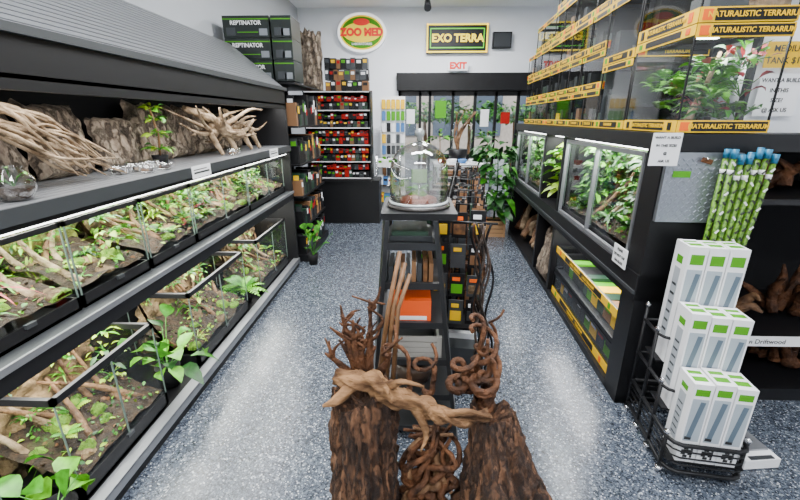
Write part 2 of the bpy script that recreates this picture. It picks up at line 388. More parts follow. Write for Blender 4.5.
for i,(a,b) in enumerate(up):
    terrarium(-1.73,-1.33,a,b,.862,1.225,bg=[ROCK,MOSS][i%2],dens=1.0,pal=[[LA,LB,LD,LC],[LA,LB,LC,LD,LB],[LB,LD,LA,LC,LR]][i%3],lsc=.62,tall=1+(i>4)*2,plinth=.055)
lo=[(1.2,1.8),(2.15,2.95),(3.25,4.05),(.35,.95)]
for i,(a,b) in enumerate(lo):
    terrarium(-1.73,-1.33,a,b,.102,.6,bg=ROCK,dens=.5,pal=[LA,LB,LC,LD],plinth=.075,lsc=.5,litter=150,tall=1,tf=.03,fw=.018)
def pot_plant(name,x,y,z,r,h,n,L,W,mats,pm=BLKM,M=None,cl=None,fern=False,stem=.2,up=1.0,droop=.5):
    mb=MB(M); mb.lathe((x,y,z),[(0,0),(r*.75,0),(r,h),(r*.9,h),(r*.85,h*.85),(0,h*.85)],pm,20)
    mb.cl=cl
    if fern: mb.fern((x,y,z+h*.85),n,L,mats,W)
    else: mb.bush((x,y,z+h*.85),n,L,W,mats,1,up,stem,droop)
    return mb.build(name)
pot_plant('potted_philodendron',-1.42,1.97,.101,.07,.12,24,.17,.10,[LA,LB,LC],cl=(-1.74,-1.15,1.815,2.14,.1,.74),stem=.28,up=1.3)
pot_plant('potted_fern',-1.42,3.1,.101,.07,.12,34,.3,.16,[LB,LA],cl=(-1.74,-1.15,2.96,3.24,.1,.74),fern=True)
pot_plant('potted_philodendron',-1.32,1.08,.101,.07,.12,12,.17,.10,[LA,LB],cl=(-1.74,-1.10,.96,1.19,.1,.74),stem=.2,up=.9)
pot_plant('potted_rubber_plant',-1.12,4.31,.0,.06,.12,16,.2,.09,[LA,LB],cl=(-1.25,-.88,4.255,4.375,0,.74),stem=.42,up=2.6)
# ---------------------------------------------------------------- bark & wood on left shelf
def slab_obj(y,w,h,x,th,seed,m=CORK,z=1.331,lean=.12,name='cork_bark_slab'):
    mb=MB(); slab(mb,(x,y,z),(0,1,0),(-lean,0,1),(1,0,lean),w,h,th,.02,m,seed,44,44); return mb.build(name)
slab_obj(.75,.6,.34,-1.66,.03,1)
slab_obj(1.40,.30,.34,-1.66,.03,2)
slab_obj(1.74,.32,.33,-1.66,.03,3)
slab_obj(2.09,.30,.27,-1.63,.03,13)
slab_obj(2.43,.33,.35,-1.66,.035,4)
slab_obj(2.79,.32,.34,-1.67,.03,5)
slab_obj(3.14,.36,.34,-1.67,.03,7)
slab_obj(3.55,.45,.3,-1.67,.03,6)
mb=MB()
for k in range(26):
    y=1.42+U(-.1,.1); 
    branch(mb,[(-1.50+U(-.05,.03),y-.15+U(-.12,.1),1.66+U(-.08,.02)),(-1.47,y+.05+U(-.05,.05),1.60+U(-.07,.05)),(-1.45+U(-.04,.04),y+.22+U(-.08,.1),1.5+U(-.09,.07)),(-1.43+U(-.05,.05),y+.40+U(-.15,.1),1.345+U(0,.12))],[.012,.009,.006,.003],PALE,7,.6,30)
branch(mb,[(-1.5,1.1,1.345),(-1.5,1.15,1.5),(-1.52,1.2,1.64)],[.04,.035,.025],PALE,9)
mb.build('driftwood_root')
mb=MB()
branch(mb,[(-1.5,2.75,1.66),(-1.47,3.0,1.6),(-1.45,3.2,1.5),(-1.45,3.45,1.47),(-1.45,3.8,1.58)],[.016,.036,.05,.036,.012],PALE,12,.6)
for k in range(24):
    e=V((U(-.1,.12),U(-.55,.7),U(-.10,.26)))
    p0=V((-1.46,3.2+U(-.25,.35),1.51+U(-.03,.05))); p2=p0+e; p2.z=max(1.35,min(1.67,p2.z)); p2.x=max(-1.56,min(-1.32,p2.x))
    branch(mb,[p0,(p0+p2)/2+V((U(-.03,.03),U(-.07,.07),U(-.07,.07))),p2],[.022,.012,.004],PALE,7,.5)
for y in (2.95,3.2,3.5,3.7): branch(mb,[(-1.45,y,1.5),(-1.42,y+.04,1.4),(-1.4,y+.06,1.342)],[.026,.02,.015],PALE,8)
mb.build('driftwood_root')
mb=MB(); mb.lathe((-1.5,2.40,1.331),[(0,0),(.035,0),(.045,.06),(.04,.06),(0,.05)],BLKM,18); mb.cl=(-1.6,-1.33,2.28,2.55,1.33,1.70)
mb.tube([(-1.5,2.4,1.38),(-1.48,2.39,1.5),(-1.5,2.38,1.66)],.006,BRN,6)
for z in (1.42,1.5,1.58,1.64): mb.bush((-1.49,2.39,z),15,.06,.034,[LB,LA,LD],1,.6,.04)
mb.build('potted_ivy')
def bowl(x,y,z,r,m=GLASS2,name='glass_dish'):
    mb=MB(); mb.lathe((x,y,z),[(0,0.002),(r*.7,0),(r,r*.5),(r*1.05,r*.9),(r*.95,r*.9),(r*.9,r*.5),(0,.01)],m,22)
    for k in range(12): mb.obox((x+U(-.5,.5)*r,y+U(-.5,.5)*r,z+.016),(.018,.018,.014),Matrix.Rotation(U(0,3),3,'Z'),random.choice([PALE,BRN,WHITE,SOIL]))
    mb.build(name)
for y in (2.0,2.12,2.24): bowl(-1.47,y,1.331,.05)
for y in (2.05,2.2): bowl(-1.36,y,1.331,.04)
bowl(-1.36,3.1,1.331,.05); 
mb=MB(); mb.lathe((-1.36,1.33,1.331),[(0,0),(.045,.003),(.062,.04),(.06,.075),(.035,.105),(.038,.115)],GLASS2,24); mb.lathe((-1.36,1.33,1.334),[(0,0.002),(.043,.003),(.056,.04),(0,.045)],SOIL,16); mb.bush((-1.36,1.33,1.375),10,.025,.014,[LB]); mb.build('glass_jar_terrarium')
# ---------------------------------------------------------------- left back
mb=MB()
bx=mat('device_box',(.008,.013,.011),.4)
for r in range(3):
    for (xa,xb) in ((-1.88,-1.42),(-1.40,-1.2)):
        z=1.96+r*.2
        mb.box(xa,xb,4.4,4.75,z,z+.195,bx)
        mb.box(xa,xb,4.398,4.4,z+.16,z+.17,GRN)
        mb.box(xa+.03,xa+.12,4.397,4.4,z+.02,z+.09,DGREY); mb.box(xb-.1,xb-.02,4.397,4.4,z+.02,z+.08,mat('pic_grey',(.2,.22,.24),.4))
        mb.box(xa+.14,xb-.11,4.397,4.4,z+.045,z+.052,GRN) if xb-xa>.3 else None
st=mb.build('device_box_stack')
for r in range(3): text('REPTINATOR',.052,(-1.65,4.395,2.09+r*.2),'-Y',PAPER,st,bold=.0015)
def pack_row(mb,a0,a1,b,z,depth,axis,hr,pal,wr=(.06,.12),sgn=-1):
    p=a0
    while p<a1-.03:
        w=min(U(*wr),a1-p); h=U(*hr); m=random.choice(pal); m2=random.choice([YEL,WHITE,RED,GRN,BLK,PAPER,BLK,DGREY])
        if axis=='x':
            mb.box(p,p+w-.004,b,b+depth,z,z+h,m); mb.box(p+w*.15,p+w*.8,b-.002,b,z+h*.55,z+h*.85,m2)
        else:
            x0,x1=(b,b+depth) if sgn<0 else (b-depth,b)
            mb.box(x0,x1,p,p+w-.004,z,z+h,m); xx=(b-.002,b) if sgn<0 else (b,b+.002)
            mb.box(xx[0],xx[1],p+w*.15,p+w*.8,z+h*.55,z+h*.85,m2)
        p+=w
mb=MB()
mb.box(-1.95,-1.18,4.38,5.5,0,.08,BLK); mb.box(-1.97,-1.93,4.38,5.5,0,1.93,BLK)
for y in (4.38,5.47): mb.box(-1.95,-1.6,y,y+.03,0,1.93,BLK)
for z in (.4,.75,1.1,1.5,1.93): mb.box(-1.95,-1.2,4.38,5.5,z,z+.02,BLK)
mb.build('supply_shelf_rack')
mb=MB()
for z,h in ((.08,.26),(.42,.28),(.77,.28),(1.12,.3),(1.52,.34)):
    pack_row(mb,4.42,5.46,-1.22,z,.3,'y',(h*.55,h),[BLK,DGRN,BLK,DGREY,BLK,BRN,BLK],(.05,.09),sgn=1)
    pack_row(mb,-1.9,-1.54,4.42,z,.3,'x',(h*.6,h),[BLK,DGRN],(.08,.16))
    for k in range(3):
        x=-1.5+k*.09; mb.box(x,x+.08,4.43,4.44,z,z+h*.9,random.choice([BLK,DGRN,DGREY])); mb.box(x+.01,x+.07,4.427,4.43,z+h*.35,z+h*.8,random.choice([PAPER,GRN,YEL,DGREY,BLK]))
mb.build('supply_boxes')
mb=MB()
mb.box(-1.5,-.5,6.2,6.7,0,.68,BLK); mb.box(-1.6,-.62,6.15,6.2,.66,.7,BLK)
mb.box(-1.62,-.62,6.6,6.64,.7,2.0,BLKM)
for x in (-1.62,-.64): mb.box(x,x+.025,6.3,6.62,.7,1.98,BLK)
for z in (.7,.95,1.2,1.45,1.7,1.96): mb.box(-1.62,-.62,6.28,6.62,z,z+.018,BLK); mb.box(-1.6,-.63,6.272,6.28,z,z+.014,PAPER)
mb.build('bulb_display_shelf')
mb=MB()
for z in (.72,.97,1.22,1.47,1.72):
    pack_row(mb,-1.58,-.66,6.3,z,.2,'x',(.08,.11),[RED,BLK,BLK,RED,BLK,BLK,DGREY,DGRN,BRN],(.04,.07))
    pack_row(mb,-1.58,-.66,6.33,z+.115,.2,'x',(.05,.09),[RED,RED,BLK,BLK,DGREY],(.04,.07))
for z in (1.98,2.13,2.28): pack_row(mb,-1.28,-.64,6.32,z,.2,'x',(.12,.15),[BLK,DGREY,DGREY,BRN,BLK,BLK],(.06,.1))
mb.build('bulb_boxes')
mb=MB(); slab(mb,(-1.62,6.35,1.98),(1,0,0),(0,.05,1),(0,-1,0),.3,.8,.04,.03,CORK,11); mb.build('cork_bark_slab')
mb=MB(); mb.box(-.55,-.12,7.3,7.34,.3,1.95,WHITE); mb.box(-.56,-.11,7.25,7.5,0,.3,WHITE)
for r in range(8):
    for c in range(5):
        x=-.52+c*.082; z=.42+r*.19
        mb.box(x,x+.065,7.26,7.28,z,z+.15,YEL if r==7 else random.choice([YEL,DGREY,WHITE,WHITE,GRN,BRN,BLUE,BLK])); mb.cyl((x+.03,7.3,z+.155),(x+.03,7.24,z+.155),.004,CHROME,5)
mb.build('pegboard_display')
mb=MB()
for (x,y) in ((-.6,6.9),(-.2,6.9),(-.6,7.2),(-.2,7.2)): mb.cyl((x,y,0.03),(x,y,1.0),.012,CHROME,8); mb.lathe((x,y,0),[(0,0),(.03,.0),(.03,.04),(0,.05)],BLKM,10)
for z in (.2,.5,.8):
    for k in range(8): mb.cyl((-.6+k*.057,6.9,z),(-.6+k*.057,7.2,z),.004,CHROME,5)
    mb.cyl((-.6,6.9,z),(-.2,6.9,z),.007,CHROME,6); mb.cyl((-.6,7.2,z),(-.2,7.2,z),.007,CHROME,6)
    pack_row(mb,-.58,-.22,6.92,z+.005,.2,'x',(.08,.16),[WHITE,PAPER,WHITE,YEL,BLUE],(.07,.12))
mb.build('wire_cart')
mb=MB(); 
mb.box(.35,1.15,6.3,6.9,.88,.92,WHITE)
for z in (.25,.55): mb.box(.38,1.12,6.33,6.87,z,z+.02,WHITE)
for x in (.36,1.11):
    for y in (6.32,6.86): mb.box(x,x+.03,y,y+.03,0,.88,DGREY)
mb.build('display_table')
mb=MB()
pack_row(mb,.42,1.1,6.4,.575,.2,'x',(.12,.22),[WHITE,DGREY,WHITE,BLK,BRN],(.08,.14)); pack_row(mb,.42,1.1,6.4,.275,.2,'x',(.12,.22),[WHITE,BLK,GRN,BRN],(.08,.14)); mb.build('packaged_goods')
for k,x in enumerate((.48,.64,.8,.97)): bowl(x,6.45,.921,.07,[RED,WHITE,BLUE,WHITE][k],'feeding_bowl')
mb=MB(); mb.lathe((.75,6.7,.921),[(0,0),(.09,0),(.13,.02),(.16,.2),(.15,.2),(0,.19)],BLK,20)
for k in range(6): branch(mb,[(.75,6.7,1.1),(.75+U(-.15,.15),6.7,1.35),(.75+U(-.3,.3),6.7+U(-.1,.1),1.7)],[.02,.014,.006],DRIFT,6)
mb.build('branch_vase')
def crate(mb,x,y,z,w,h,m=BRN):
    for k in range(4):
        zz=z+k*h/4
        mb.box(x-w/2,x+w/2,y-w/2,y-w/2+.012,zz,zz+h/4*.85,m); mb.box(x-w/2,x+w/2,y+w/2-.012,y+w/2,zz,zz+h/4*.85,m)
        mb.box(x-w/2,x-w/2+.012,y-w/2,y+w/2,zz,zz+h/4*.85,m); mb.box(x+w/2-.012,x+w/2,y-w/2,y+w/2,zz,zz+h/4*.85,m)
    for sx in (-1,1):
        for sy in (-1,1): mb.box(x+sx*w/2-.012,x+sx*w/2+.012,y+sy*w/2-.012,y+sy*w/2+.012,z,z+h,m)
mb=MB(); crate(mb,1.18,5.6,0,.26,.24,mat('crate_wood',(.36,.2,.09),.7)); mb.box(1.06,1.3,5.48,5.72,.01,.2,SOIL)
mb.cl=(.80,1.38,5.2,6.2,.24,1.5)
for z in (.35,.5,.7,.9,1.1): mb.bush((1.18,5.6,z),34,.22,.12,[LC,LA,LC],1,.5,.26,.6)
mb.tube([(1.18,5.6,.15),(1.2,5.6,.7),(1.17,5.6,1.2)],[.015,.012,.006],LC,6); mb.build('potted_monstera')
# ---------------------------------------------------------------- right rack (slightly angled)
MR=Matrix.Translation((1.21,2.0,0))@Matrix.Rotation(-.06,4,'Z')
LV=3.75; RD=.40
mb=MB(MR)
mb.box(0,RD,0,LV,0,.05,BLK); mb.box(RD-.02,RD,0,LV,0,1.5,BLKM)
mb.box(0,RD,0,.06,0,1.5,BLK); mb.box(0,.05,.06,.16,0,1.5,BLK)
mb.box(0,RD,LV-.05,LV,0,1.5,BLK); mb.box(0,RD,1.55,1.6,0,1.5,BLK); mb.box(0,RD,2.15,2.2,0,1.5,BLK)
mb.box(-.01,RD,0,LV,.66,.81,BLK); mb.box(-.015,.60,-.01,LV,1.45,1.53,BLK)
mb.box(-.018,-.01,0,LV,.70,.72,DGREY)
mb.box(.08,.14,.1,LV-.1,1.43,1.445,LEDM); mb.box(.08,.12,.1,1.5,.645,.66,LEDM)
mb.box(.50,.54,.60,3.6,1.53,2.9,BLKM)
for y in (.60,2.1,3.56): mb.box(.47,.5,y,y+.04,1.53,2.95,DGREY)
rr=mb.build('terrarium_display_rack')
def stock_label(mb,tx,M,x,y0,y1,z0,z1,face='-X',s=''):
    if face=='-X':
        mb.box(x-.003,x,y0,y1,z0,z1,YEL); mb.box(x-.0045,x-.003,y0+.2*(y1-y0),y1-.2*(y1-y0),z0+.008,z1-.008,BLK)
        if s: tx.append((s,(z1-z0)*.5,(x-.006,(y0+y1)/2,(z0+z1)/2),'-X',YEL))
        for k in (0.1,.9): mb.box(x-.006,x-.003,y0+(y1-y0)*k-.015,y0+(y1-y0)*k+.015,z0+.01,z1-.01,random.choice([ORG,GRN,BLK]))
    else:
        mb.box(y0,y1,x-.003,x,z0,z1,YEL); mb.box(y0+.16*(y1-y0),y1-.02*(y1-y0),x-.0045,x-.003,z0+.006,z1-.006,BLK)
        if s: tx.append((s,(z1-z0)*.52,((y0+y1)/2+.06*(y1-y0),x-.006,(z0+z1)/2),'-Y',YEL))
        mb.obox((y0+.08*(y1-y0),x-.004,(z0+z1)/2),(.04,.004,(z1-z0)*.7),Matrix.Identity(3),ORG)
def stock_tank(u0,u1,v0,v1,z0,z1,plants=False,lab=.045,txt='TERRARIUM',both=True,top=True,bot=True,fill=.75,carton=True,name='glass_terrarium_tank'):
    mb=MB(MR); tx=[]; g=.003
    for (a,b,c,d) in ((u0,u1,v0,v0+.012),(u0,u1,v1-.012,v1),(u0,u0+.012,v0,v1),(u1-.012,u1,v0,v1)):
        mb.box(a,b,c,d,z0,z0+.03,BLK); mb.box(a,b,c,d,z1-.025,z1,BLK)
    mb.box(u0,u1,v0,v1,z0,z0+.008,BLK)
    for x in (u0,u1-.007):
        for y in (v0,v1-.007): mb.box(x,x+.007,y,y+.007,z0,z1,BLK)
    mb.quad((u0+g,v0,z0),(u0+g,v1,z0),(u0+g,v1,z1),(u0+g,v0,z1),GLASS)
    mb.quad((u0,v0+g,z0),(u1,v0+g,z0),(u1,v0+g,z1),(u0,v0+g,z1),GLASS)
    if bot: stock_label(mb,tx,MR,u0-.001,v0,v1,z0,z0+lab,'-X',txt)
    if both: stock_label(mb,tx,MR,v0-.001,u0,u1,z0,z0+lab,'-Y',txt)
    if top: stock_label(mb,tx,MR,u0-.001,v0,v1,z1-lab*.8,z1,'-X','' if bot else txt)
    if plants: stock_label(mb,tx,MR,v0-.001,u0,u1,z1-lab,z1,'-Y',txt)
    if not plants:
        if R()<fill:
            m=random.choice([BLKM,BLKM,DGREY,ROCK,MOSS])
            grid(mb,lambda a,b:V((u1-.03-.03*noise.noise(V((a*5,b*4,v0*9))),v0+.02+(v1-v0-.04)*a,z0+.02+(z1-z0-.05)*b)),12,8,m)
            mb.box(u0+.02,u1-.02,v1-.018,v1-.012,z0+.02,z1-.03,random.choice([BLKM,DGREY,BLKM]))
        if carton:
            mb.box(u0+.06,u0+.22,v0+.05,v0+.2,z0+.01,z0+U(.08,.14),random.choice([YEL,BLK,BLK,DGREY,DGRN]))
            mb.box(u0+.04,u1-.08,v1-.10,v1-.03,z0+.01,z0+(z1-z0)*.55,random.choice([BLK,BLK,DGREY,BRN]))
    else:
        mb.box(u0+.02,u1-.02,v0+.02,v1-.02,z0+.01,z0+.05,SOIL)
        mb.box(u0+.15,u1-.15,v0+.25,v0+.28,z1-.018,z1-.008,LEDM)
        mb.cl=(u0+.01,u1-.01,v0+.02,v1-.02,z0,z1-.03)
        for k in range(22): mb.fern((U(u0+.08,u1-.05),U(v0+.08,v1-.06),z0+U(.05,.30)),7,.2,[LA,LB,LC,LB],.2)
        for k in range(16): mb.bush((U(u0+.1,u1-.05),U(v0+.08,v1-.06),z0+U(.05,.32)),12,.09,.03,[LA,LB,LR,LC,LB],1,1,.1)
        branch(mb,[(u0+.1,v0+.1,z0+.05),((u0+u1)/2,v0+.2,z0+.2),(u1-.1,v0+.3,z0+.38)],[.02,.014,.008],PALE,8)
        mb.cl=None
    ob=mb.build(name)
    for s,sz,loc,fc,m in tx: text(s,sz,loc,fc,m,ob,MR,bold=.0006)
    return ob
def rterr(v0,v1,z0,z1,**k): return terrarium(.034,RD-.03,v0,v1,z0,z1,M=MR,front='-X',dframe=True,**k)
rterr(.18,1.52,.815,1.42,bg=MOSS,dens=1.6,pal=[LA,LC,LB,LC,LA],name='planted_vivarium',lsc=.9,tall=12)
rterr(2.22,3.65,.815,1.42,bg=MOSS,dens=1.1,pal=[LA,LC,LB],name='planted_vivarium',tall=10)
mb=MB(MR); mb.lathe((.2,1.87,.812),[(0,0),(.07,0),(.09,.14),(.08,.14),(0,.12)],BLKM,18); mb.cl=(-.07,.37,1.62,2.13,.812,1.42)
for z in (.95,1.1,1.22): mb.bush((.16,1.87,z),36,.13,.08,[LB,LD,LB],1,.5,.18)
mb.build('potted_pothos')
stock_tank(.03,.36,.2,1.5,.27,.50,lab=.07,txt='LARGE TERRARIUM      LARGE TERRARIUM',both=False,top=True,bot=False,fill=0,carton=False)
stock_tank(.03,.36,.2,1.5,.052,.262,lab=.06,txt='TERRARIUM      TERRARIUM',both=False,top=False,fill=0,carton=False)
mb=MB(MR); pack_row(mb,.22,1.48,.10,.285,.2,'y',(.1,.17),[YEL,GRN,DGRN,BLK,BRN,LITTER,DGRN],(.08,.14),sgn=-1); pack_row(mb,.22,1.48,.1,.065,.2,'y',(.1,.15),[YEL,GRN,DGRN,BLK,BLK],(.08,.14),sgn=-1); mb.build('accessory_cartons')
mb=MB(MR)
for k in range(9):
    y=U(2.3,3.6); branch(mb,[(U(.04,.2),y,.09+U(0,.06)),(.2,y+U(-.1,.1),.25+U(0,.1)),(U(.12,.33),y+U(-.2,.2),U(.35,.6))],[.04,.045,.025],random.choice([DRIFT,PALE,VINE]),9,.5)
mb.build('driftwood_pile')
mb=MB(MR); slab(mb,(.03,1.66,.06),(0,1,0),(.2,0,1),(-1,0,.2),.42,.5,.03,.02,CORK,21); mb.build('cork_bark_slab')
stock_tank(.03,.43,.0,.55,1.535,1.99,plants=True,lab=.055,txt='NATURALISTIC TERRARIUM')
stock_tank(.03,.43,.57,1.02,1.535,1.93,lab=.05,plants=False,txt='TERRARIUM',fill=1)
def row(v,ws,z0,z1,u1,vmax=3.6,lab=.05):
    for w in ws:
        if v+w<vmax: stock_tank(.03+U(0,.01),u1,v,v+w-.012,z0,z1,txt='TERRARIUM',lab=lab)
        v+=w
row(1.04,(.31,.31,.46,.31,.46,.31,.31),1.535,1.79,.42)
row(1.04,(.46,.31,.31,.31,.31,.46,.31),1.793,2.045,.42)
row(1.04,(.31,.46,.31,.46,.31,.31,.31),2.048,2.30,.40)
row(.57,(.46,.31,.46,.31,.31,.46,.31),2.303,2.56,.40,3.3)
stock_tank(.03,.43,.57,1.02,1.934,2.30,lab=.05,txt='TERRARIUM',fill=1)
stock_tank(.03,.43,.0,.55,1.994,2.38,lab=.06,txt='NATURALISTIC TERRARIUM',fill=1)
row(.57,(.46,.46,.46,.46),2.563,2.85,.40)
def card(name,M,loc,w,h,face,lines,bgm=PAPER,inkm=INK,fs=.02):
    mb=MB(M); x,y,z=loc
    if face=='-Y': mb.box(x-w/2,x+w/2,y-.002,y+.002,z-h/2,z+h/2,bgm)
    else: mb.box(x-.002,x+.002,y-w/2,y+w/2,z-h/2,z+h/2,bgm)
    ob=mb.build(name)
    n=len(lines)
    for i,s in enumerate(lines):
        zz=z+h/2-(i+.6)*h/(n+.2); l=(x,y-.0035,zz) if face=='-Y' else (x-.0035,y,zz)
        text(s,fs,l,face,inkm,ob,M,bold=.0004)
    return ob
card('notice_card',MR,(-.02,-.04,1.46),.13,.15,'-Y',['WANT A BUILD','IN THIS SIZE?','@','ASK US'],fs=.016)
card('notice_card',MR,(-.025,.2,.85),.17,.11,'-X',['PLEASE','DO NOT TAP','ON GLASS'],fs=.022)
mb=MB(MR); DP=mat('tread_plate',(.27,.29,.32),.32,.75)
mb.box(.005,.34,-.03,-.005,1.11,1.445,DP)
for i in range(16):
    for j in range(15):
        x=.02+i*.02; z=1.125+j*.0205; mb.obox((x,-.032,z),(.014,.004,.0045),Matrix.Rotation(.8 if (i+j)%2 else -.8,3,'Y'),DP)
mb.box(.04,.12,-.036,-.03,1.33,1.36,GRN)
mb.obox((.17,-.05,1.41),(.05,.004,.022),Matrix.Rotation(.3,3,'Y'),VINE); mb.cyl((.17,-.03,1.42),(.17,-.055,1.42),.004,CHROME,6)
mb.build('tread_plate_panel')
# ---------------------------------------------------------------- white boxes rack
MW=Matrix.Translation((1.385,1.70,0))@Matrix.Rotation(-.15,4,'Z')
mb=MB(MW)
RX=.165
def loop(z,y0,y1,r=.008):
    pts=[(-RX,y1,z),(-RX,y0+.05,z),(-RX+.02,y0+.015,z),(-RX+.05,y0,z),(RX-.05,y0,z),(RX-.02,y0+.015,z),(RX,y0+.05,z),(RX,y1,z)]
    mb.tube(pts,r,BLK,8); mb.tube([pts[0],pts[-1]],r,BLK,8)
for z in (.05,.2): loop(z,-.25,.23,.010)
for z in (.38,): loop(z,-.11,.23)
for z in (.58,): loop(z,.03,.23)
for sx in (-RX,RX):
    for y,h in ((-.2,.22),(-.06,.4),(.08,.6),(.23,.66)):
        mb.cyl((sx,y,.02),(sx,y,h),.009,BLK,8)
        mb.lathe((sx,y,0),[(0,0),(.016,0),(.016,.025),(0,.025)],CHROME,10); mb.lathe((sx,y,h),[(.012,0),(.015,.012),(0,.022)],CHROME,10)
for y,z in ((-.18,.1),(-.03,.27),(.12,.44)): 
    mb.box(-RX+.01,RX-.01,y-.06,y+.07,z-.01,z,BLK)
for z in (.09,.13,.165): loop(z,-.25,.23,.004)
mb.build('wire_display_rack')
mb=MB(MW); pb=mat('product_blue',(.10,.14,.18),.3)
SPR=mat('side_print',(.38,.41,.44),.4)
BPG=mat('box_print_grey',(.36,.41,.45),.4)
def wbox(x,y,z,w,d,h):
    mb.box(x,x+w,y,y+d,z,z+h,PAPER); f=y-.0015
    mb.box(x+w*.10,x+w*.90,f,y,z+h*.28,z+h*.82,BPG); mb.box(x+w*.15,x+w*.85,f,y,z+h*.86,z+h*.94,GRN)
    mb.obox((x+w*.5,f,z+h*.56),(w*.26,.002,h*.46),Matrix.Rotation(.12,3,'Y'),pb); mb.box(x+w*.15,x+w*.5,f-.001,y,z+h*.3,z+h*.34,INK)
    for a in range(5):
        for b in range(5):
            if (a*7+b*5+a*b)%3: mb.box(x+w*(.2+a*.12),x+w*(.31+a*.12),f,y,z+h*(.06+b*.035),z+h*(.09+b*.035),INK)
    g=x-.0015; mb.box(g,x,y+d*.3,y+d*.7,z+h*.2,z+h*.8,SPR); mb.box(g,x,y+d*.3,y+d*.7,z+h*.84,z+h*.9,GRN)
    for k in range(6): mb.box(g-.0005,x,y+d*.35,y+d*.65,z+h*(.25+.08*k),z+h*(.27+.08*k),DGREY)
    mb.box(x+w*.15,x+w*.85,y+d*.2,y+d*.8,z+h,z+h+.0015,GRN); mb.box(x+w*.15,x+w*.85,y+d*.45,y+d*.6,z+h+.001,z+h+.002,PAPER)
for (y,z,h) in ((.09,.44,.61),(-.05,.27,.50),(-.19,.10,.42)):
    for c in range(3):
        wbox(-.125+c*.083,y-.045,z,.079,.13,h+U(-.012,.01))
mb.build('white_product_boxes')
mb=MB(); SN=mat('snake_print',(.012,.06,.004),.45,col2=(.14,.30,.012),vscale=80)
for k in range(12):
    i=k%6; j=k//6
    b=V((1.45+i*.02,1.93-j*.05,.45)); t=V((1.44+i*.036,1.915-j*.045,1.42+U(-.02,.02)))
    mb.cyl(b,t,.0115,SN,10); d=(t-b).normalized(); mb.cyl(t,t+d*.04,.014,TEAL,10)
    mb.cyl(t-d*.07,t-d*.05,.0125,PAPER,10)
    for q in range(20): c=b+d*(.10+q*.045+.01*(k%3)); mb.obox(c+V((0,-.0105,0)),(.008,.004,.02),Matrix.Rotation(.7*(-1)**q,3,'Y'),random.choice([INK,PAPER,INK,INK]))
mb.build('snake_hook_poles')
mb=MB(); RZ=Matrix.Rotation(.1,3,'Z')
mb.obox((1.675,1.64,.03),(.18,.2,.05),RZ,PAPER); mb.obox((1.675,1.66,.062),(.15,.13,.008),RZ,ALU); mb.obox((1.685,1.555,.057),(.12,.02,.005),RZ,DGREY)
mb.obox((1.62,1.75,.12),(.03,.02,.16),RZ,PAPER); mb.build('digital_scale')
# ---------------------------------------------------------------- driftwood bay at right
BX=1.66
mb=MB()
mb.box(BX,3.1,2.72,2.76,0,1.52,BLKM); mb.box(BX,3.1,2.05,2.72,0,.08,BLK)
mb.box(BX,BX+.02,2.3,2.72,0,1.5,BLK)
for z in (.40,1.18): mb.box(BX,3.1,2.05,2.72,z,z+.03,BLK)
mb.box(1.83,3.1,2.05,2.72,1.49,1.52,BLK)
mb.box(BX+.02,3.0,2.042,2.05,.37,.43,PAPER)
dr=mb.build('driftwood_shelf_rack')
text('Malaysian Driftwood',.04,(1.95,2.039,.40),'-Y',INK,dr)
for (cx,cz,n,rad,m) in ((1.92,.44,12,.2,DRIFT),(2.3,.44,11,.22,VINE),(2.0,1.22,9,.14,VINE),(2.3,1.22,8,.14,DRIFT),(1.92,.09,11,.2,DRIFT),(2.35,.09,9,.22,VINE)):
    mb=MB()
    for k in range(n):
        p0=V((cx+U(-.08,.08),2.3+U(-.08,.08),cz+.05)); e=V((U(-rad,rad),U(-.2,.2),U(0,rad*1.6))); p2=p0+e
        p2.x=max(1.72,p2.x); p2.z=min(p2.z,cz+.30 if cz<1 and cz>.2 else cz+.22)
        branch(mb,[V((p0.x,p0.y,cz+.03)),(p0+p2)/2+V((U(-.04,.04),0,U(0,.06))),p2],[.032,.024,.006],m,8,.5)
    mb.build('driftwood_piece')
mb=MB(); mb.box(1.72,2.9,2.3,2.34,1.525,2.12,WALL); mb.box(1.72,1.74,2.26,2.3,1.525,2.3,BLK); bd=mb.build('sign_board')
card('price_sign',None,(1.875,2.255,1.90),.22,.12,'-Y',['MEDIUM','TANK $120'],bgm=YEL,fs=.042)
card('price_sign',None,(1.875,2.255,1.71),.21,.2,'-Y',['WANT A BUILD','IN THIS','SIZE?','@ ASK US'],fs=.028)
# ---------------------------------------------------------------- centre stand
mb=MB()
ST=mat('stand_metal',(.035,.037,.04),.4,.6)
TZ=1.2
mb.box(-.135,.205,1.72,2.12,TZ-.03,TZ,BLK)
def bar(a,b,w,t):
    a,b=V(a),V(b); d=(b-a); c=(a+b)/2; L=d.length
    mb.obox(c,(w,t,L),d.to_track_quat('Z','Y').to_matrix(),ST)
yf,yb=1.72,2.12
for sx,xt,xb in ((0,-.11,-.20),(1,.11,.245)):
    bar((xt,yf,TZ-.03),(xb,yf-.03,.0),.035,.02); bar((xt,yb,TZ-.03),(xb,yb+.03,.0),.035,.02)
for z in (1.05,.86,.66,.46,.26,.07):
    f=(TZ-z)/TZ; xl=-.11-.09*f; xr=.11+.135*f
    mb.box(xl,xr,yf-.03*f-.008,yf-.03*f+.012,z-.016,z+.016,ST)
    mb.box(xl,xr,yf-.03*f,yb+.02*f,z-.016,z-.008,ST)
mb.build('ladder_display_stand')
mb=MB()
mb.box(-.10,.10,1.74,1.95,.655,.77,ORB); mb.box(-.08,.08,1.738,1.74,.67,.69,PAPER); mb.build('orange_carton')
mb=MB()
for k in range(9): mb.box(-.13+k*.027,-.11+k*.027,1.75,1.95,.86,.95+U(-.02,.02),random.choice([BRN,BRN,DGREY,BLK,BRN,LITTER]))
mb.build('leaflet_bundle')
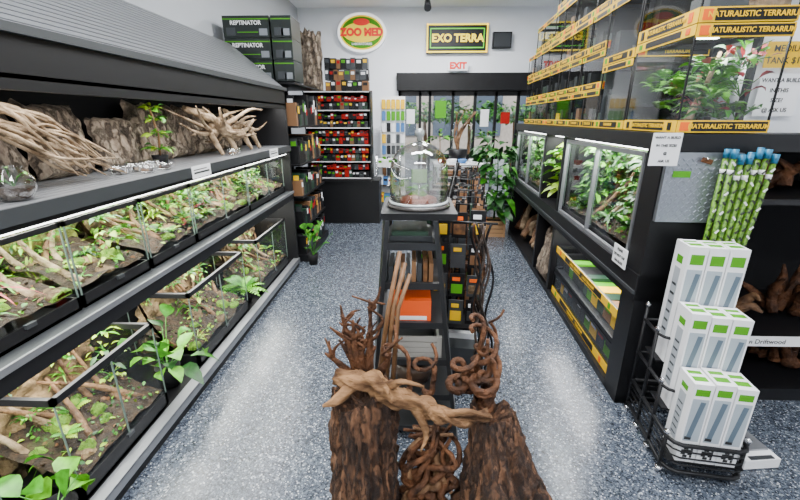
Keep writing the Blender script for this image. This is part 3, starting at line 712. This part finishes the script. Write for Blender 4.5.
mb=MB(); crate(mb,.01,1.88,.456,.27,.12,mat('basket_grey',(.3,.29,.27),.6)); mb.box(-.1,.12,1.77,1.99,.46,.54,DGREY); mb.build('storage_basket')
mb=MB(); mb.lathe((0.02,1.88,.256),[(0,0),(.09,0),(.12,.12),(.11,.12),(.08,.02),(0,.02)],mat('dark_bowl',(.05,.03,.02),.4),20); mb.build('bowl')
mb=MB(); mb.box(-.1,.1,1.78,2.0,1.055,1.08,DGREY); mb.box(-.09,.08,1.79,1.99,1.08,1.1,DGRN); mb.build('boxed_kit')
mb=MB()
mb.lathe((.035,1.9,TZ),[(0,0),(.150,0),(.152,.010),(.145,.018),(0,.018)],mat('dome_plinth',(.05,.045,.042),.25),36)
prof=[(.135,.018),(.138,.1),(.135,.17)]+[(.135*math.cos(a),.17+.135*math.sin(a)*.95) for a in [k*math.pi/2/9 for k in range(1,9)]]
mb.lathe((.035,1.9,TZ),prof,GLASS2,40)
mb.lathe((.035,1.9,TZ),[(r*.965,z*.985+.001) for r,z in prof],GLASS2,40)
mb.lathe((.035,1.9,TZ),[(.135,.018),(.142,.02),(.142,.028),(.134,.03)],mat('glass_rim',(.55,.6,.6),.1),40)
mb.lathe((.035,1.9,TZ),[(.002,.298),(.012,.30),(.012,.315),(.022,.325),(.022,.345),(.012,.355),(0,.356)],mat('glass_knob',(.35,.38,.38),.05,.3),18)
mb.lathe((.035,1.9,TZ+.018),[(.09,0),(.085,.02),(.05,.03),(.03,.035),(0,.036)],mat('copper_dish',(.20,.06,.03),.4,.3),18)
mb.mound((.035,1.92,TZ+.04),.05,.03,MOSSG); mb.fern((.035,1.93,TZ+.06),10,.10,[LA,LB],.2)
mb.box(.0,.07,1.83,1.834,TZ+.12,TZ+.18,mat('pale_label',(.20,.36,.12),.5)); mb.cyl((.035,1.835,TZ+.04),(.035,1.835,TZ+.12),.003,CHROME,6)
mb.build('glass_cloche')
MG=Matrix.Translation((0.0,2.2,0))@Matrix.Rotation(-.135,4,'Z')
mb=MB(MG)
mb.box(.0,.42,.0,2.2,0,.1,BLK)
for y in (0,1.1,2.17): mb.box(.18,.22,y,y+.03,.1,1.15,BLK)
for z in (.3,.5,.7,.9,1.15): mb.cyl((.2,0,z),(.2,2.2,z),.006,BLK,6)
for k in range(44): mb.cyl((.2,k*.05,.1),(.2,k*.05,1.15),.003,BLK,4)
mb.box(.03,.4,.0,2.2,.38,.395,BLK)
mb.build('wire_grid_gondola')
mb=MB(MG)
HM=[BLK,BLK,BLKM,BRN,DGRN,DGREY,VINE,BLK,VINE,DVINE]
for z in (.42,.62,.81,.97):
    for k in range(29):
        y=.06+k*.072; m=random.choice(HM); d=U(.28,.44); h=U(.12,.17)
        mb.box(d-.012,d+.001,y,y+.058,z,z+h,m); mb.box(d+.001,d+.002,y+.008,y+.05,z+h*.3,z+h*.6,random.choice([PAPER,BRN,YEL,ORG,BLK,BLK,GRN,DGREY,RED])); mb.box(.22,.24,y,y+.058,z,z+h,m)
        mb.box(d-.05,d-.04,y+.004,y+.06,z,z+h,random.choice(HM)); mb.box(d-.04,d-.012,y-.001,y,z+h*.1,z+h*.9,random.choice([BLK,BRN,DGREY]))
        mb.cyl((.2,y+.03,z+h),(d+.01,y+.03,z+h),.003,BLK,4)
        mb.box(.06,.17,y,y+.058,z,z+h,m)
for z in (.42,.60,.78,.96):      # end-cap packs facing the entrance
    for c in range(4):
        x=.03+c*.1; m=random.choice([BLK,BLK,BLKM,DGRN,DGREY]); h=U(.13,.16)
        mb.box(x,x+.085,-.02+.01*c,-.01+.01*c,z,z+h,m); mb.box(x+.01,x+.075,-.023+.01*c,-.02+.01*c,z+h*.15,z+h*.55,random.choice([BRN,LITTER,YEL,DGREY,GRN,ROCK])); mb.box(x+.015,x+.06,-.023+.01*c,-.02+.01*c,z+h*.7,z+h*.85,random.choice([PAPER,YEL,ORG,PAPER]))
pack_row(mb,.02,2.18,.40,.1,.3,'y',(.12,.25),[BLK,BRN,DGREY,BLK,WHITE,RED],(.08,.16),sgn=1)
mb.build('hanging_supplies')
mb=MB()
for k in range(9):
    x0=.37+U(-.04,.06); y0=2.02+U(-.05,.05); pts=[]; ph=U(0,6)
    for q in range(16):
        f=q/15; pts.append((x0+.025*math.sin(f*14+ph)+.05*f,y0+.025*math.cos(f*11+ph),1.08-.95*f))
    mb.tube(spline(pts,2),[.007]*31,random.choice([DVINE,DVINE,BLKM,VINE]),6,.3)
mb.cyl((.2,2.06,1.08),(.45,2.02,1.08),.006,BLK,6)
mb.build('hanging_vine_bundle')
# ---------------------------------------------------------------- stumps
def trunk(name,base,top,r0,r1,seed,lean=0,m=STUMP):
    mb=MB(); b,t=V(base),V(top); nz,na=60,110; rings=[]
    for j in range(nz+1):
        f=j/nz; c=b+(t-b)*f; ring=[]
        rr=r0+(r1-r0)*(f**.7)
        for i in range(na):
            a=2*math.pi*i/na
            k=noise.noise(V((math.cos(a)*1.3,math.sin(a)*1.3,seed+f*.8)))*.3
            k2=abs(noise.noise(V((math.cos(a)*5,math.sin(a)*5,seed+f*2.2))))*.36
            k3=noise.noise(V((math.cos(a)*11,math.sin(a)*11,seed+f*12)))*.16+noise.noise(V((math.cos(a)*22,math.sin(a)*22,seed+f*24)))*.06
            fl=1+.35*(1-f)**3*max(0,math.cos(a*4+seed))
            r=rr*(1.05+k-k2+k3)*fl
            zz=c.z+(.06*noise.noise(V((math.cos(a)*4,math.sin(a)*4,seed+3))) if j==nz else 0)
            ring.append(mb.av((c.x+r*math.cos(a),c.y+r*math.sin(a),zz)))
        rings.append(ring)
    for j in range(nz):
        for i in range(na): mb.face([rings[j][i],rings[j][(i+1)%na],rings[j+1][(i+1)%na],rings[j+1][i]],m,True)
    cid=mb.av(t-V((0,0,.06)))
    for i in range(na): mb.face([rings[nz][i],rings[nz][(i+1)%na],cid],STUMP)
    return mb.build(name)
trunk('cork_tree_stump',(-.18,1.2,0),(-.165,1.24,.64),.145,.115,3)
trunk('cork_tree_stump',(.40,1.2,0),(.31,1.28,.53),.235,.08,8)
mb=MB()
for k in range(18):
    x=U(-.02,.18); pts=[(x,1.30+U(-.05,.05),.02)]
    z=.02
    for q in range(5):
        z+=U(.06,.1); pts.append((U(-.03,.2),1.28+U(-.07,.07),z))
    branch(mb,pts,[.02,.016,.014,.011,.006],random.choice([VINE,VINE,VINE,DRIFT]),7,.35)
mb.build('twisted_roots')
mb=MB()
branch(mb,[(-.27,1.22,.715),(-.2,1.2,.705),(-.12,1.2,.70),(-.04,1.18,.655),(.04,1.18,.635),(.1,1.17,.60),(.2,1.18,.575),(.29,1.22,.56)],[.022,.034,.038,.034,.025,.028,.018,.022],LOGM,22,1.1,20,14)
branch(mb,[(-.2,1.2,.70),(-.25,1.15,.67),(-.30,1.14,.65)],[.026,.018,.005],LOGM,9,.5)
branch(mb,[(.02,1.18,.63),(.06,1.13,.55),(.04,1.1,.5)],[.020,.012,.004],LOGM,8,.5)
branch(mb,[(-.08,1.19,.70),(-.02,1.16,.74),(.05,1.15,.73)],[.018,.010,.004],LOGM,8,.5)
branch(mb,[(.12,1.17,.60),(.2,1.14,.64),(.27,1.13,.63)],[.016,.010,.004],LOGM,8,.5)
mb.build('driftwood_log')
mb=MB()
b=V((-.17,1.3,.66))
for k,(dx,dz,dy) in enumerate(((-.13,.20,.02),(-.09,.28,.04),(-.04,.24,.0),(.02,.31,.03),(.07,.22,.02),(-.15,.10,0),(.10,.12,-.02),(-.02,.16,.05),(-.1,.14,.03),(.04,.12,.02))):
    p=b+V((dx,dy,dz)); mid=b+V((dx*.4+U(-.04,.04),dy*.5,dz*.5))
    branch(mb,[b+V((dx*.15,0,-.05)),mid,p],[.022,.013,.004],VINE,8,.5)
    for q in range(3):
        e=mid+(p-mid)*U(.1,.8); branch(mb,[e,e+V((U(-.04,.04),U(-.02,.02),U(.02,.05))),e+V((U(-.07,.07),U(-.02,.02),U(.03,.1)))],[.009,.006,.003],VINE,6,.3)
mb.build('branching_root')
mb=MB()
for k in range(3):
    mb.tube([(-.13+k*.03,1.42,.55),(-.09+k*.02,1.5,.85),(-.045+.022*k,1.56,1.08-.05*k)],[.011,.010,.009],BAM,8,.15)
mb.build('bamboo_sticks')
mb=MB()
def curl(cx,cy,z0,z1,R0,turns,r,ph,dx=0):
    pts=[]; n=int(14*turns)
    for i in range(n+1):
        f=i/n; a=ph+f*turns*6.283; rr=R0*(.6+.5*math.sin(f*7+ph))
        pts.append((cx+dx*f+rr*math.cos(a),cy+rr*math.sin(a),z0+(z1-z0)*f+.02*math.sin(a)))
    mb.tube(pts,[r*(1.1-.5*i/n) for i in range(n+1)],VINE,8,.5,28)
curl(.27,1.36,.56,.90,.05,2.6,.013,0,.0)
curl(.25,1.38,.54,.82,.06,2.2,.014,2,.04)
curl(.31,1.34,.56,.80,.045,2.4,.012,4,-.02)
curl(.22,1.36,.54,.74,.06,1.8,.016,1,-.02)
curl(.29,1.30,.56,.72,.06,1.6,.016,5,.03)
curl(.32,1.30,.52,.66,.05,1.6,.014,2.5,-.03)
curl(.10,1.42,.5,.72,.06,1.6,.012,3,-.03)
curl(.02,1.42,.5,.82,.05,1.5,.011,3,-.1)
curl(.33,1.42,.52,.92,.03,1.5,.008,2,.02)
mb.build('curly_vine_bundle')
# ---------------------------------------------------------------- signs on back wall
EY=mat('neon_yellow',(.85,.65,.01),.5,emis=(1,.72,.01),es=1.6); EG=mat('neon_green',(.1,.5,.02),.5,emis=(.12,.7,.02),es=.9)
EYS=mat('sign_yellow',(.85,.6,.01),.5,emis=(1,.72,.01),es=.5)
ER=mat('neon_red',(.6,.02,.01),.5,emis=(1,.03,.01),es=.35); EW=mat('sign_white',(.9,.9,.9),.5,emis=(1,1,1),es=.9)
mb=MB()
def ell(y,w,h,m,cx=-.88,cz=3.0,n=48):
    mb.face([mb.av((cx+w*math.cos(2*math.pi*k/n),y,cz+h*math.sin(2*math.pi*k/n))) for k in range(n)],m)
for k in range(48):
    a0=2*math.pi*k/48;a1=2*math.pi*(k+1)/48
    mb.quad((-.88+.42*math.cos(a0),7.71,3+.31*math.sin(a0)),(-.88+.42*math.cos(a1),7.71,3+.31*math.sin(a1)),(-.88+.42*math.cos(a1),7.79,3+.31*math.sin(a1)),(-.88+.42*math.cos(a0),7.79,3+.31*math.sin(a0)),WHITE)
ell(7.71,.42,.31,EW); ell(7.705,.38,.27,EYS); ell(7.70,.35,.245,GRN); ell(7.697,.33,.155,EYS); ell(7.695,.14,.055,ER,cz=3.16)
ob=mb.build('oval_wall_sign'); text('ZOO MED',.16,(-.88,7.69,3.0),'-Y',ER,ob,bold=.010); text('LABORATORIES',.05,(-.88,7.69,2.82),'-Y',PAPER,ob,bold=.002)
mb=MB(); mb.box(.24,1.29,7.7,7.79,2.68,3.13,BLK); 
for (a,b,c,d) in ((.24,1.29,2.68,2.705),(.24,1.29,3.105,3.13),(.24,.265,2.68,3.13),(1.265,1.29,2.68,3.13)): mb.box(a,b,7.695,7.7,c,d,EY)
for (a,b,c,d) in ((.3,1.23,2.75,2.765),(.3,1.23,3.045,3.06),(.3,.315,2.75,3.06),(1.215,1.23,2.75,3.06)): mb.box(a,b,7.692,7.7,c,d,EG)
ob=mb.build('neon_wall_sign'); text('EXO',.17,(.50,7.685,2.9),'-Y',EY,ob,bold=.006); text('TERRA',.17,(.965,7.685,2.9),'-Y',EY,ob,bold=.006); mb=None
mb=MB(); mb.box(.62,.96,7.62,7.69,2.385,2.54,WHITE); ob=mb.build('exit_sign'); text('EXIT',.14,(.79,7.615,2.46),'-Y',ER,ob,bold=.008)
mb=MB(); mb.box(1.38,1.7,7.7,7.79,2.75,3.0,BLK); mb.box(1.4,1.68,7.695,7.7,2.77,2.98,DGREY); mb.build('wall_monitor')
mb=MB(); mb.box(.42,.62,7.74,7.76,1.6,1.9,GRN); mb.box(1.25,1.4,7.74,7.76,1.45,1.75,PAPER); mb.box(1.62,1.78,7.74,7.76,1.5,1.7,RED); mb.box(-.1,.05,7.74,7.76,1.5,1.75,PAPER); mb.build('window_posters')
mb=MB(); mb.box(.2,.24,4.6,7.4,CZ-.04,CZ,BLK)
for y in (5.2,6.0,6.9): mb.cyl((.22,y,CZ-.04),(.22,y,CZ-.14),.01,BLK,8); mb.tube([(.22,y+.05,CZ-.13),(.22,y-.09,CZ-.24)],[.045,.055],BLK,14)
mb.build('track_light')
mb=MB(); mb.lathe((-1.25,5.3,CZ-.2),[(0,0),(.04,.01),(.07,.05),(.07,.08),(.09,.1),(.09,.2),(0,.2)],BLK,18); mb.build('security_camera')
def area(name,loc,sx,sy,e,col=(1,1,1),rot=(0,0,0)):
    l=bpy.data.lights.new(name,'AREA'); l.shape='RECTANGLE'; l.size=sx; l.size_y=sy; l.energy=e; l.color=col
    o=bpy.data.objects.new(name,l); o.location=loc; o.rotation_euler=rot; bpy.context.collection.objects.link(o); return o
for k,(x,y,e) in enumerate(((-.4,-.8,90),(.9,-.8,90),(-.2,1.6,90),(1.0,1.9,90),(0.1,4.0,115),(.3,6.2,150))):
    mb=MB(); mb.box(x-.62,x+.62,y-.17,y+.17,CZ-.045,CZ-.001,WHITE); mb.build('ceiling_light_fixture')
    area('ceiling_lamp',(x,y,CZ-.05),1.2,.3,e,(.97,.985,1))
area('rack_led_lamp',(-1.48,1.9,1.238),.2,4.4,95,(1,1,.90))
area('rack_led_lamp',(-1.48,1.9,.752),.2,4.4,80,(1,1,.92))
area('rack_led_lamp',(-1.38,1.9,1.712),.06,4.4,32,(1,.98,.95),rot=(0,math.radians(-20),0))
for (u,v,z,sx,sy,e) in ((.15,.85,1.424,.2,1.3,32),(.15,2.9,1.424,.2,1.3,26),(.15,1.87,1.424,.2,.45,9),(.12,.85,.643,.2,1.2,14),(.23,.27,1.968,.25,.3,9)):
    o=area('rack_led_lamp',(0,0,0),sx,sy,e); o.matrix_world=MR@Matrix.Translation((u,v,z))
w=bpy.data.worlds.new('World'); bpy.context.scene.world=w; w.use_nodes=True
bg=w.node_tree.nodes['Background']; bg.inputs[0].default_value=(.75,.85,1,1); bg.inputs[1].default_value=1.8
s=bpy.data.lights.new('sun','SUN'); s.energy=4; so=bpy.data.objects.new('sun',s); so.rotation_euler=(math.radians(45),math.radians(15),0); bpy.context.collection.objects.link(so)
cam=bpy.data.cameras.new('Camera'); cam.lens=18; cam.sensor_width=36; cam.clip_start=.05
co=bpy.data.objects.new('Camera',cam); co.location=(0,0,1.6); co.rotation_euler=(math.radians(90-18.26),0,math.radians(1.63)); bpy.context.collection.objects.link(co)
bpy.context.scene.camera=co
